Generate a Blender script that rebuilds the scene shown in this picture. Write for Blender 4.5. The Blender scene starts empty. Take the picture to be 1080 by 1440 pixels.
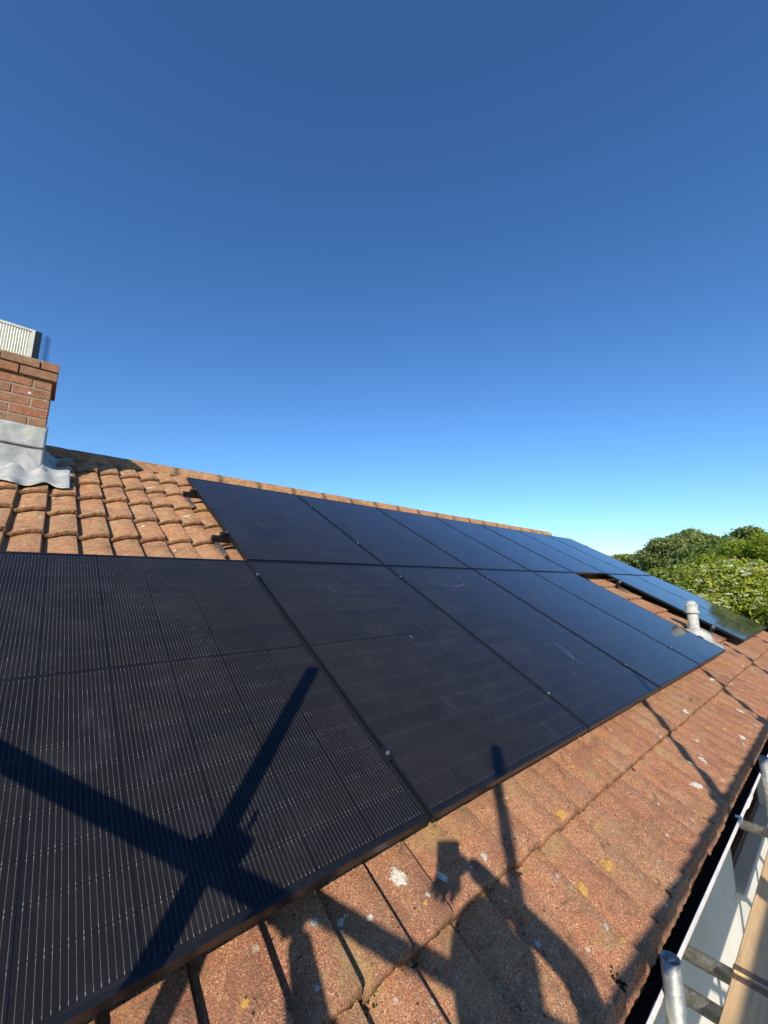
import bpy, bmesh, math, random
import numpy as np
from mathutils import Vector, Matrix, noise

random.seed(7)
rng = np.random.default_rng(11)
scene = bpy.context.scene
C = scene.collection
rad = math.radians

# ------------------------------------------------------------------ frame of reference
# World: +X along the eaves (away from the camera), +Y towards the ridge, Z up, ground at 0.
EH = 2.5                                   # height of the tile edge above the ground
PITCH = rad(29)
c_, s_ = math.cos(PITCH), math.sin(PITCH)
ORIGIN = Vector((0, 1.9272, 1.2055 + EH))   # roof-plane origin (seam crossing of the panels)
def RW(x, y, z=0.0):                        # roof-plane coordinates -> world
    return ORIGIN + Vector((x, y * c_ - z * s_, y * s_ + z * c_))
def WR(X, Y, Z):                            # world -> roof-plane coordinates
    d = Vector((X, Y, Z)) - ORIGIN
    return Vector((d.x, d.y * c_ + d.z * s_, -d.y * s_ + d.z * c_))
SUN = Vector((-1.105, -0.947, 0.821)).normalized()

# ------------------------------------------------------------------ camera, sky, sun, exposure
cd = bpy.data.cameras.new('camera'); cam = bpy.data.objects.new('camera', cd); C.objects.link(cam)
cd.sensor_fit = 'VERTICAL'; cd.sensor_height = 36; cd.sensor_width = 27; cd.lens = 14.04
cd.clip_start = 0.03; cd.clip_end = 3000
cx = Vector((0.75081, -0.66052, 0)).normalized()
cf = Vector((0.65029, 0.73916, 0.17539)).normalized()
cu = cx.cross(cf).normalized(); cx = cf.cross(cu)
cam.matrix_world = Matrix((( cx.x, cu.x, -cf.x, -1.005), (cx.y, cu.y, -cf.y, -0.511),
                           (cx.z, cu.z, -cf.z, EH + 1.0625), (0, 0, 0, 1)))
scene.camera = cam

world = bpy.data.worlds.new('World'); scene.world = world; world.use_nodes = True
wn = world.node_tree; wn.nodes.clear()
sky = wn.nodes.new('ShaderNodeTexSky'); sky.sky_type = 'NISHITA'; sky.sun_disc = False
sky.sun_elevation = math.asin(SUN.z); sky.sun_rotation = math.atan2(SUN.x, SUN.y)
sky.altitude = 0; sky.air_density = 1.35; sky.dust_density = 0.05; sky.ozone_density = 8.0
bg = wn.nodes.new('ShaderNodeBackground'); bg.inputs['Strength'].default_value = 0.105
wo = wn.nodes.new('ShaderNodeOutputWorld')
hs = wn.nodes.new('ShaderNodeGamma'); hs.inputs['Gamma'].default_value = 1.18
wn.links.new(sky.outputs[0], hs.inputs['Color']); vivid = wn.nodes.new('ShaderNodeHueSaturation'); vivid.inputs['Saturation'].default_value = 1.03
wn.links.new(hs.outputs[0], vivid.inputs['Color']); wn.links.new(vivid.outputs[0], bg.inputs[0]); wn.links.new(bg.outputs[0], wo.inputs[0])

sd = bpy.data.lights.new('sun', 'SUN'); sd.energy = 5.0; sd.angle = rad(0.53); sd.color = (1.0, 0.92, 0.78)
sun = bpy.data.objects.new('sun', sd); C.objects.link(sun)
sun.rotation_euler = SUN.to_track_quat('Z', 'Y').to_euler(); sun.location = (-10, -10, 12)

scene.view_settings.view_transform = 'Standard'; scene.view_settings.look = 'None'
scene.view_settings.exposure = 0.3; scene.view_settings.gamma = 1.0
scene.view_settings.use_curve_mapping = False
scene.cycles.transparent_max_bounces = 12
scene.cycles.max_bounces = 8

# ------------------------------------------------------------------ helpers
def obj(name, mesh, mat=None, parent=None, loc=(0, 0, 0), rot=(0, 0, 0)):
    o = bpy.data.objects.new(name, mesh); C.objects.link(o)
    if mat is not None and mesh is not None and len(mesh.materials) == 0: mesh.materials.append(mat)
    o.parent = parent; o.location = loc; o.rotation_euler = rot
    return o
def tag(o, label=None, cat=None, group=None, kind=None):
    if label: o['label'] = label
    if cat: o['category'] = cat
    if group: o['group'] = group
    if kind: o['kind'] = kind
    return o
def empty(name, loc=(0, 0, 0), rot=(0, 0, 0)):
    o = bpy.data.objects.new(name, None); C.objects.link(o); o.location = loc; o.rotation_euler = rot
    o.empty_display_size = 0.1
    return o
def mesh_from(v, f, smooth=False, name='mesh'):
    m = bpy.data.meshes.new(name); m.from_pydata([tuple(p) for p in v], [], [tuple(q) for q in f]); m.validate()
    if smooth:
        m.polygons.foreach_set('use_smooth', [True] * len(m.polygons))
    m.update(); return m
def bm_mesh(bm, smooth=False, name='mesh'):
    m = bpy.data.meshes.new(name); bmesh.ops.recalc_face_normals(bm, faces=bm.faces[:]); bm.to_mesh(m); bm.free()
    if smooth: m.polygons.foreach_set('use_smooth', [True] * len(m.polygons))
    return m
def add_box(bm, x0, x1, y0, y1, z0, z1, mat=None, bevel=0):
    vs = [bm.verts.new((x, y, z)) for x in (x0, x1) for y in (y0, y1) for z in (z0, z1)]
    idx = [(0, 1, 3, 2), (4, 6, 7, 5), (0, 4, 5, 1), (2, 3, 7, 6), (0, 2, 6, 4), (1, 5, 7, 3)]
    fs = [bm.faces.new([vs[i] for i in q]) for q in idx]
    if bevel:
        es = list({e for f in fs for e in f.edges})
        r = bmesh.ops.bevel(bm, geom=es, offset=bevel, segments=1, affect='EDGES', profile=0.5)
        vs = list({v for f in r['faces'] for v in f.verts} | {v for v in vs if v.is_valid})
    if mat is not None:
        for v in vs: v.co = mat @ v.co
    return vs
def box_mesh(x0, x1, y0, y1, z0, z1, bevel=0):
    bm = bmesh.new(); add_box(bm, x0, x1, y0, y1, z0, z1, None, bevel); return bm_mesh(bm)
def add_tube(bm, a, b, r, n=20, r2=None, hollow=0.0, rings=1):
    a = Vector(a); b = Vector(b); d = (b - a).normalized(); q = d.to_track_quat('Z', 'Y'); r2 = r if r2 is None else r2
    L = []
    for k in range(rings + 1):
        t = k / rings; p = a.lerp(b, t); rr = r + (r2 - r) * t
        L.append([bm.verts.new(p + q @ Vector((rr * math.cos(2 * math.pi * i / n), rr * math.sin(2 * math.pi * i / n), 0))) for i in range(n)])
    for k in range(rings):
        for i in range(n): bm.faces.new((L[k][i], L[k][(i + 1) % n], L[k + 1][(i + 1) % n], L[k + 1][i]))
    if hollow:
        for (P, ring, sg) in ((a, L[0], 1), (b, L[-1], -1)):
            inn = [bm.verts.new(P + q @ Vector(((r - hollow) * math.cos(2 * math.pi * i / n), (r - hollow) * math.sin(2 * math.pi * i / n), 0))) for i in range(n)]
            dep = [bm.verts.new(v.co + d * sg * 0.16) for v in inn]
            for i in range(n):
                bm.faces.new((ring[i], ring[(i + 1) % n], inn[(i + 1) % n], inn[i]))
                bm.faces.new((inn[i], inn[(i + 1) % n], dep[(i + 1) % n], dep[i]))
            bm.faces.new(dep)
    else:
        bm.faces.new(L[0]); bm.faces.new(L[-1])
    return L
def tube_mesh(a, b, r, **k):
    bm = bmesh.new(); add_tube(bm, a, b, r, **k); m = bm_mesh(bm)
    for p in m.polygons: p.use_smooth = len(p.vertices) == 4
    return m

# ------------------------------------------------------------------ node helpers and materials
class NT:
    def __init__(s, name):
        s.m = bpy.data.materials.new(name); s.m.use_nodes = True; s.t = s.m.node_tree; s.t.nodes.clear()
        s.out = s.n('ShaderNodeOutputMaterial'); s._pos = None
    def n(s, ty, **k):
        x = s.t.nodes.new(ty)
        for a, b in k.items(): setattr(x, a, b)
        return x
    def l(s, a, b): s.t.links.new(a, b)
    def setin(s, node, i, v):
        if hasattr(v, 'is_output'): s.l(v, node.inputs[i])
        else: node.inputs[i].default_value = v
    @property
    def pos(s):
        if s._pos is None: s._pos = s.n('ShaderNodeNewGeometry')
        return s._pos.outputs['Position']
    def obco(s): return s.n('ShaderNodeTexCoord').outputs['Object']
    def noise(s, vec, scale, detail=3, rough=.6, dist=0, out='Fac'):
        x = s.n('ShaderNodeTexNoise'); s.l(vec, x.inputs['Vector']); x.inputs['Scale'].default_value = scale
        x.inputs['Detail'].default_value = detail; x.inputs['Roughness'].default_value = rough
        x.inputs['Distortion'].default_value = dist; return x.outputs[out]
    def voro(s, vec, scale, feature='F1', out='Distance', rnd=1):
        x = s.n('ShaderNodeTexVoronoi', feature=feature); s.l(vec, x.inputs['Vector']); x.inputs['Scale'].default_value = scale
        x.inputs['Randomness'].default_value = rnd; return x.outputs[out]
    def math(s, op, a, b=0.5, c=0.0, clamp=False):
        x = s.n('ShaderNodeMath', operation=op, use_clamp=clamp); s.setin(x, 0, a); s.setin(x, 1, b)
        s.setin(x, 2, c); return x.outputs[0]
    def mapr(s, v, a, b, c=0.0, d=1.0):
        x = s.n('ShaderNodeMapRange'); s.setin(x, 0, v); s.setin(x, 1, a); s.setin(x, 2, b); s.setin(x, 3, c); s.setin(x, 4, d)
        return x.outputs[0]
    def mix(s, f, a, b, mode='MIX'):
        x = s.n('ShaderNodeMix', data_type='RGBA', blend_type=mode); s.setin(x, 0, f)
        for i, v in ((6, a), (7, b)):
            if hasattr(v, 'is_output'): s.l(v, x.inputs[i])
            else: x.inputs[i].default_value = (*v, 1) if len(v) == 3 else v
        return x.outputs[2]
    def scalev(s, vec, sc):
        x = s.n('ShaderNodeVectorMath', operation='MULTIPLY'); s.l(vec, x.inputs[0]); x.inputs[1].default_value = sc; return x.outputs[0]
    def bump(s, h, strength=.5, dist=.01, normal=None):
        x = s.n('ShaderNodeBump'); x.inputs['Strength'].default_value = strength; x.inputs['Distance'].default_value = dist
        s.l(h, x.inputs['Height'])
        if normal is not None: s.l(normal, x.inputs['Normal'])
        return x.outputs[0]
    def rnd(s): return s.n('ShaderNodeObjectInfo').outputs['Random']
    def bsdf(s, col, rough=.5, metal=0.0, spec=.5, normal=None, coat=0):
        p = s.n('ShaderNodeBsdfPrincipled')
        if hasattr(col, 'is_output'): s.l(col, p.inputs['Base Color'])
        else: p.inputs['Base Color'].default_value = (*col, 1)
        s.setin(p, p.inputs.find('Roughness'), rough); s.setin(p, p.inputs.find('Metallic'), metal)
        p.inputs['Specular IOR Level'].default_value = spec; p.inputs['Coat Weight'].default_value = coat
        if normal is not None: s.l(normal, p.inputs['Normal'])
        s.l(p.outputs[0], s.out.inputs[0]); return p

def mat_tile():
    t = NT('weathered_concrete_tile'); P = t.pos; r = t.rnd()
    big = t.noise(P, 1.7, 4, .6); mid = t.noise(P, 11, 5, .65); fine = t.noise(P, 240, 3, .75)
    grain = t.voro(P, 420, out='Color'); sep = t.n('ShaderNodeSeparateColor'); t.l(grain, sep.inputs[0]); g = sep.outputs[0]
    zz = t.n('ShaderNodeSeparateXYZ'); t.l(P, zz.inputs[0])
    high = t.mapr(zz.outputs[2], EH + .5, EH + 1.7)                       # tiles near the ridge have weathered to orange
    base = t.mix(high, (.52, .195, .085), (.66, .225, .078))
    base = t.mix(t.mapr(mid, .35, .7), base, (.52, .26, .14))
    base = t.mix(t.mapr(r, 0, 1, 0, .5), base, (.34, .125, .07))
    base = t.mix(t.mapr(big, .42, .7, 0, .6), base, (.42, .26, .13))
    # sand grains: pale and dark
    base = t.mix(t.mapr(g, .74, .95, 0, .70), base, (.80, .54, .32))
    base = t.mix(t.mapr(g, .30, .08, 0, .6), base, (.10, .05, .035))
    base = t.mix(t.mapr(fine, .30, .55, .55, 0), base, (.14, .065, .045))
    # lichens: broad ochre bloom, yellow rosettes, cream spots
    och = t.mapr(t.noise(P, 7, 5, .7, .4), .56, .66, 0, .5); base = t.mix(och, base, (.42, .30, .12))
    cr = t.math('MULTIPLY', t.mapr(t.noise(P, 19, 4, .7), .60, .66), t.mapr(t.noise(P, 160, 2), .35, .6))
    base = t.mix(t.math('MULTIPLY', cr, t.mapr(high, 0, 1, .25, .85)), base, (.60, .50, .33))
    v = t.voro(P, 9.0); vn = t.math('ADD', v, t.math('MULTIPLY', t.noise(P, 60, 3), .10))
    spot = t.math('MULTIPLY', t.mapr(vn, .135, .105), t.mapr(t.noise(P, 190, 2), .3, .55))
    base = t.mix(t.math('MULTIPLY', spot, .8), base, (.62, .56, .42))
    v2 = t.math('ADD', t.voro(P, 31), t.math('MULTIPLY', t.noise(P, 150, 2), .16)); few = t.mapr(t.noise(P, 6, 2), .55, .62)
    base = t.mix(t.math('MULTIPLY', t.mapr(v2, .22, .15, 0, .7), few), base, (.62, .55, .42))
    crust = t.math('MULTIPLY', t.mapr(t.noise(P, 30, 6, .8, .8), .46, .58), high); base = t.mix(t.math('MULTIPLY', crust, .45), base, (.70, .50, .22))
    drk = t.math('MULTIPLY', t.mapr(t.noise(P, 38, 4, .7), .54, .66), t.mapr(high, 0, 1, .4, .75)); base = t.mix(drk, base, (.16, .10, .06))
    # dark algae and pits
    nose = t.n('ShaderNodeAttribute', attribute_name='nose').outputs['Fac']
    base = t.mix(t.math('MULTIPLY', nose, t.mapr(t.noise(P, 90, 4, .7), .3, .62, .75, .15)), base, (.11, .062, .032))
    blot = t.mapr(t.noise(P, 4.2, 5, .7, .8), .50, .66, 0, .55); base = t.mix(blot, base, (.20, .095, .06))
    cav = t.mapr(t.math('ADD', t.voro(P, 42), t.math('MULTIPLY', t.noise(P, 90, 3), .25)), .27, .20); cav = t.math('MULTIPLY', cav, t.mapr(t.noise(P, 5.5, 3), .48, .58)); base = t.mix(t.math('MULTIPLY', cav, .85), base, (.05, .035, .02))
    alg = t.mapr(t.noise(P, 14, 6, .75, .6), .58, .70, 0, .8); base = t.mix(alg, base, (.085, .06, .035))
    pit = t.mapr(t.voro(P, 130), .16, .05, 0, .7); base = t.mix(pit, base, (.06, .035, .025))
    h = t.math('ADD', t.math('MULTIPLY', mid, .8), t.math('ADD', t.math('MULTIPLY', fine, .5), t.math('MULTIPLY', g, .22)))
    h = t.math('SUBTRACT', h, t.math('ADD', t.math('MULTIPLY', pit, .5), cav))
    nrm = t.bump(h, 1.0, .008)
    t.bsdf(base, .92, 0, .25, nrm); return t.m

def mat_brick():
    t = NT('chimney_brick'); P = t.pos; r = t.rnd(); fine = t.noise(P, 170, 3, .7); mid = t.noise(P, 30, 4)
    a = t.mix(t.mapr(r, .0, 1), (.34, .125, .068), (.29, .175, .10))
    a = t.mix(t.mapr(t.math('FRACT', t.math('MULTIPLY', r, 7.3)), .5, 1, 0, .7), a, (.25, .16, .10))
    a = t.mix(t.mapr(mid, .45, .7, 0, .6), a, (.46, .26, .15)); a = t.mix(t.mapr(fine, .55, .3, 0, .75), a, (.08, .045, .03)); a = t.mix(t.mapr(t.noise(P, 7, 5, .7, .5), .5, .68, 0, .55), a, (.10, .07, .045))
    v = t.voro(P, 8.5); a = t.mix(t.mapr(t.math('ADD', v, t.math('MULTIPLY', fine, .06)), .13, .10), a, (.66, .58, .48))
    t.bsdf(a, .93, 0, .2, t.bump(t.math('ADD', fine, mid), .7, .004)); return t.m

def mat_simple(name, col, rough=.6, metal=0., var=.25, nscale=30, bump=.15, bdist=.002, spec=.4, dirt=None, dscale=6, damt=.6, coat=0, wrk=None):
    t = NT(name); P = t.pos; n1 = t.noise(P, nscale, 5, .65)
    k0 = tuple(v * (1 - var) for v in col); k1 = tuple(min(1, v * (1 + var)) for v in col)
    c = t.mix(t.mapr(n1, .3, .7), k0, k1)
    if dirt: c = t.mix(t.mapr(t.noise(P, dscale, 6, .7, .3), .5, .68, 0, damt), c, dirt)
    t.bsdf(c, t.mapr(n1, .3, .7, max(0, rough - .08), min(1, rough + .08)), metal, spec, t.bump(n1, bump, bdist), coat); return t.m

def mat_cell():
    t = NT('silicon_half_cell'); uv = t.n('ShaderNodeUVMap'); uv.uv_map = 'UVMap'; P0 = t.pos
    sx = t.n('ShaderNodeSeparateXYZ'); t.l(uv.outputs[0], sx.inputs[0]); u, v = sx.outputs[0], sx.outputs[1]
    # sixteen round copper wires with solder pads near each end of the half cell
    d = t.math('ABSOLUTE', t.math('SUBTRACT', t.math('FRACT', t.math('MULTIPLY', u, 16)), .5))
    wire = t.mapr(d, .042, .022)
    e = t.math('MINIMUM', v, t.math('SUBTRACT', 1, v))
    pad = t.math('MULTIPLY', t.mapr(d, .070, .045), t.math('MULTIPLY', t.mapr(e, .085, .06), t.mapr(e, .0, .02)))
    pad = t.math('MULTIPLY', pad, t.mapr(t.noise(t.scalev(P0, (70, 12, 12)), 1, 2), .38, .62, .10, .55))
    fing = t.math('FRACT', t.math('MULTIPLY', v, 60)); P = t.pos
    n = t.noise(P, 3.2, 3); rr = t.n('ShaderNodeAttribute', attribute_name='tone')
    cell = t.mix(t.mapr(n, .3, .7), (.0060, .0056, .0054), (.0115, .0098, .0090))
    rp = t.n('ShaderNodeNewGeometry').outputs['Random Per Island']; ro = t.rnd(); rk = t.math('FRACT', t.math('MULTIPLY', t.math('ADD', rp, ro), 13.7)); cell = t.mix(t.mapr(rk, .2, 1, 0, .6), cell, (.0165, .0125, .0120)); cell = t.mix(t.mapr(t.math('FRACT', t.math('MULTIPLY', rk, 5.1)), .6, 1, 0, .35), cell, (.004, .0045, .012))
    rim = t.math('MINIMUM', t.mapr(t.math('MINIMUM', u, t.math('SUBTRACT', 1, u)), .0, .012), t.mapr(e, .0, .014)); cell = t.mix(t.math('MULTIPLY', t.math('SUBTRACT', 1, rim), .45), cell, (.001, .001, .001))
    cell = t.mix(t.mapr(fing, .85, .95, 0, .5), cell, (.02, .02, .022))
    # each wire breaks up: wear of the solder along its length
    br = t.mapr(t.noise(t.scalev(P, (90, 30, 60)), 1, 2), .35, .65, .55, 1.0)
    wcol = t.mix(br, (.06, .06, .058), (.23, .22, .205))
    col = t.mix(t.math('MULTIPLY', wire, .8), cell, wcol); col = t.mix(pad, col, (.46, .44, .42))
    t.bsdf(col, .55, 0.0, .3); return t.m

def mat_glass():
    t = NT('panel_glass'); P = t.pos
    gl = t.n('ShaderNodeBsdfGlossy'); gl.inputs['Color'].default_value = (.93, .95, 1, 1)
    n1 = t.noise(P, 2.1, 5, .6, .5)
    t.l(t.mapr(n1, .3, .7, .035, .085), gl.inputs['Roughness'])
    nb = t.bump(t.noise(P, 5.0, 2), .04, .002); t.l(nb, gl.inputs['Normal'])
    tr = t.n('ShaderNodeBsdfTransparent'); tr.inputs[0].default_value = (.92, .93, .95, 1)
    fr = t.n('ShaderNodeFresnel'); fr.inputs['IOR'].default_value = 1.30; t.l(nb, fr.inputs['Normal'])
    fac = t.math('MULTIPLY', fr.outputs[0], 1.0)
    mx = t.n('ShaderNodeMixShader'); t.l(fac, mx.inputs[0]); t.l(tr.outputs[0], mx.inputs[1]); t.l(gl.outputs[0], mx.inputs[2])
    # thin dust film: wiped swirls, drops, streaks
    df = t.n('ShaderNodeBsdfDiffuse'); df.inputs['Color'].default_value = (.42, .42, .44, 1)
    a = t.mapr(t.noise(P, 3.0, 6, .7, 1.4), .50, .75, .0015, .022)
    streak = t.mapr(t.noise(t.scalev(P, (9, 1.6, 3)), 2.2, 4, .6, 1.0), .62, .72, 0, .022)
    sp = t.mapr(t.voro(P, 26), .045, .025, 0, .30)
    sp = t.math('MULTIPLY', sp, t.mapr(t.noise(P, 5, 1), .50, .60))
    tot = t.math('ADD', t.math('ADD', a, streak), sp, clamp=True)
    m2 = t.n('ShaderNodeMixShader'); t.l(tot, m2.inputs[0]); t.l(mx.outputs[0], m2.inputs[1]); t.l(df.outputs[0], m2.inputs[2])
    t.l(m2.outputs[0], t.out.inputs[0]); return t.m

def mat_leaf(name, c1, c2, trans=.35, rough=.5):
    t = NT(name); g = t.n('ShaderNodeNewGeometry'); r = g.outputs['Random Per Island']
    n = t.noise(t.pos, .9, 3); f = t.math('ADD', t.math('MULTIPLY', r, .6), t.math('MULTIPLY', n, .4))
    c = t.mix(t.mapr(f, .25, .75), c1, c2)
    p = t.bsdf(c, rough, 0, .35)
    tl = t.n('ShaderNodeBsdfTranslucent'); t.l(t.mix(.5, c, (.35, .5, .04), 'MIX'), tl.inputs[0])
    mx = t.n('ShaderNodeMixShader'); mx.inputs[0].default_value = trans
    t.l(p.outputs[0], mx.inputs[1]); t.l(tl.outputs[0], mx.inputs[2]); t.l(mx.outputs[0], t.out.inputs[0]); return t.m

def mat_galv():
    t = NT('galvanised_tube'); P = t.obco(); n1 = t.noise(t.scalev(P, (1, 1, .35)), 45, 4, .7); v = t.voro(P, 70, out='Color')
    sp = t.n('ShaderNodeSeparateColor'); t.l(v, sp.inputs[0])
    c = t.mix(t.mapr(sp.outputs[0], 0, 1), (.26, .26, .235), (.42, .42, .38)); c = t.mix(t.mapr(n1, .5, .72, 0, .55), c, (.17, .16, .13))
    c = t.mix(t.mapr(t.noise(P, 14, 5, .7, .5), .60, .72, 0, .6), c, (.25, .23, .14))
    t.bsdf(c, t.mapr(n1, .3, .7, .40, .65), .7, .5, t.bump(n1, .25, .002)); return t.m

def mat_board():
    t = NT('scaffold_board_wood'); P = t.pos; st = t.scalev(P, (1.2, 28, 28)); g = t.noise(st, 3, 5, .65, .4); n = t.noise(P, 3, 4)
    c = t.mix(t.mapr(g, .35, .65), (.60, .38, .18), (.72, .50, .27)); c = t.mix(t.mapr(n, .5, .7, 0, .35), c, (.40, .31, .21))
    c = t.mix(t.mapr(t.noise(st, 9, 3), .66, .72, 0, .6), c, (.16, .09, .05))
    t.bsdf(c, .85, 0, .2, t.bump(g, .5, .002)); return t.m

def mat_lead():
    t = NT('weathered_lead'); P = t.pos; n1 = t.noise(P, 9, 5, .6, .6); n2 = t.noise(P, 60, 3)
    c = t.mix(t.mapr(n1, .35, .7), (.30, .30, .285), (.46, .46, .43)); c = t.mix(t.mapr(t.noise(P, 3.3, 3), .56, .68, 0, .45), c, (.38, .38, .20))
    t.bsdf(c, .55, .15, .4, t.bump(t.math('ADD', n1, t.math('MULTIPLY', n2, .15)), .5, .012)); return t.m

def mat_render_wall():
    t = NT('painted_render'); P = t.pos; n = t.noise(P, 60, 4); b = t.noise(P, 1.5, 3)
    c = t.mix(t.mapr(b, .35, .65), (.62, .59, .52), (.70, .67, .60)); t.bsdf(c, .85, 0, .2, t.bump(n, .4, .003)); return t.m

def mat_ground():
    t = NT('grass_ground'); P = t.pos; n = t.noise(P, .08, 4); n2 = t.noise(P, 3, 5)
    c = t.mix(t.mapr(n, .4, .6), (.045, .075, .018), (.10, .12, .035)); c = t.mix(t.mapr(n2, .3, .7, 0, .6), c, (.03, .05, .012))
    t.bsdf(c, .95, 0, .1, t.bump(n2, .6, .05)); return t.m

def mat_lichen(name, c1, c2):              # crust that thins out and breaks up towards its rim
    t = NT(name); P = t.pos; n = t.noise(P, 130, 3, .7)
    c = t.mix(t.mapr(n, .38, .6), c1, c2); p = t.bsdf(c, .95, 0, .1, t.bump(n, .8, .004))
    e = t.n('ShaderNodeAttribute', attribute_name='edge').outputs['Fac']; nn = t.noise(P, 210, 4, .8)
    n3 = t.noise(P, 70, 3, .6); cov = t.mapr(t.math('SUBTRACT', t.math('ADD', t.math('MULTIPLY', t.math('ADD', nn, n3), .8), .15), t.math('MULTIPLY', e, .55)), .40, .56, 0, .88)
    tr = t.n('ShaderNodeBsdfTransparent'); mx = t.n('ShaderNodeMixShader'); t.l(cov, mx.inputs[0]); t.l(tr.outputs[0], mx.inputs[1]); t.l(p.outputs[0], mx.inputs[2]); t.l(mx.outputs[0], t.out.inputs[0]); return t.m

M = dict(
    tile=mat_tile(), brick=mat_brick(), cell=mat_cell(), glass=mat_glass(), galv=mat_galv(), board=mat_board(), lead=mat_lead(),
    wall=mat_render_wall(), ground=mat_ground(),
    frame=mat_simple('black_anodised_frame', (.014, .015, .018), .36, .35, .15, 80, .05, spec=.5),
    back=mat_simple('black_backsheet', (.006, .006, .007), .6, 0, .1),
    rail=mat_simple('black_rail', (.012, .012, .013), .45, .3, .1),
    steel=mat_simple('bright_steel', (.62, .62, .62), .3, .9, .1),
    clampm=mat_simple('dull_clamp', (.10, .10, .10), .45, .5, .15),
    mortar=mat_simple('mortar', (.31, .26, .19), .95, 0, .25, 120, .6, .004, .1),
    upvc=mat_simple('white_upvc', (.74, .71, .66), .38, 0, .05, 20, .05, spec=.5, dirt=(.42, .38, .30), dscale=9, damt=.5),
    cream=mat_simple('vent_plastic', (.42, .415, .38), .6, 0, .12, 60, .4, .003, dirt=(.24, .23, .17), dscale=26, damt=.8),
    debris=mat_simple('gutter_debris', (.030, .019, .012), .95, 0, .5, 60, .9, .01, .1),
    moss=mat_simple('dark_moss', (.040, .036, .016), 1, 0, .5, 150, .9, .006, .05),
    bark=mat_simple('bark', (.07, .05, .035), .95, 0, .4, 12, .9, .03, .1),
    brown=mat_simple('brown_window_frame', (.10, .042, .028), .4, 0, .15, 25, .1),
    pane=mat_simple('dark_window_glass', (.012, .011, .010), .06, 0, .1, 3, .0, spec=.6),
    band=mat_simple('board_end_band', (.22, .15, .10), .6, .6, .3, 60),
    cowlw=mat_simple('cowl_white', (.58, .56, .47), .45, .1, .08, 40, .1, dirt=(.35, .32, .25), dscale=12, damt=.5),
    cowlm=mat_simple('cowl_mirror', (.55, .57, .60), .12, 1.0, .05),
    skin=mat_simple('skin', (.48, .29, .21), .5, 0, .1), shirt=mat_simple('navy_jacket', (.03, .04, .07), .9, 0, .2),
    trouser=mat_simple('grey_work_trousers', (.06, .06, .06), .95, 0, .2), hair=mat_simple('brown_hair', (.05, .03, .02), .7, 0, .3),
    phone=mat_simple('phone_body', (.02, .02, .025), .2, .2, .05),
    paving=mat_simple('patio_slab', (.34, .31, .26), .9, 0, .2, 18, .4, .004, .15, dirt=(.12, .11, .09), dscale=3),
    ridge=None,
    lich_w=mat_lichen('white_lichen', (.46, .40, .31), (.70, .66, .56)),
    lich_y=mat_lichen('orange_lichen', (.42, .22, .06), (.54, .33, .10)),
    lich_g=mat_lichen('grey_lichen', (.38, .36, .30), (.50, .48, .42)),
    scuff=None,
)
t = NT('chalk_scuff'); d = t.n('ShaderNodeBsdfDiffuse'); d.inputs[0].default_value = (.5, .5, .5, 1); tr = t.n('ShaderNodeBsdfTransparent')
mx = t.n('ShaderNodeMixShader'); t.l(t.mapr(t.noise(t.pos, 75, 4), .42, .66, 0, .30), mx.inputs[0]); t.l(tr.outputs[0], mx.inputs[1]); t.l(d.outputs[0], mx.inputs[2])
t.l(mx.outputs[0], t.out.inputs[0]); M['scuff'] = t.m

# ------------------------------------------------------------------ ground
gv = []; gf = []; N = 60
for j in range(N + 1):
    for i in range(N + 1):
        x = (i / N * 2 - 1); y = (j / N * 2 - 1); X = math.copysign(abs(x) ** 2.2 * 1500, x); Y = math.copysign(abs(y) ** 2.2 * 1500, y)
        dist = math.hypot(X, Y); Z = 0
        if dist > 45: Z = min(1, (dist - 45) / 160) * (5.0 + 5.5 * noise.noise(Vector((X / 150, Y / 150, 3.3))))
        gv.append((X, Y, Z - .004))
for j in range(N):
    for i in range(N): a = j * (N + 1) + i; gf.append((a, a + 1, a + N + 2, a + N + 1))
tag(obj('grass_ground', mesh_from(gv, gf, True), M['ground']), 'green grass ground running off to low rising fields beyond the house', None, None, 'structure')
pt = obj('patio', box_mesh(-6, 9.5, -2.6, .36, -.1, .03), M['mortar']); tag(pt, 'paved strip at the foot of the white wall', None, None, 'structure')
slab = box_mesh(-.29, .29, -.29, .29, 0, .022, .006); slab.materials.append(M['paving'])
for i in range(25):
    for j in range(5):
        obj('paving_slab', slab, None, pt, (-5.6 + i * .6 + random.uniform(-.003, .003), -2.3 + j * .6, .031 + random.uniform(0, .004)), (0, 0, random.uniform(-.006, .006)))

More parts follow.
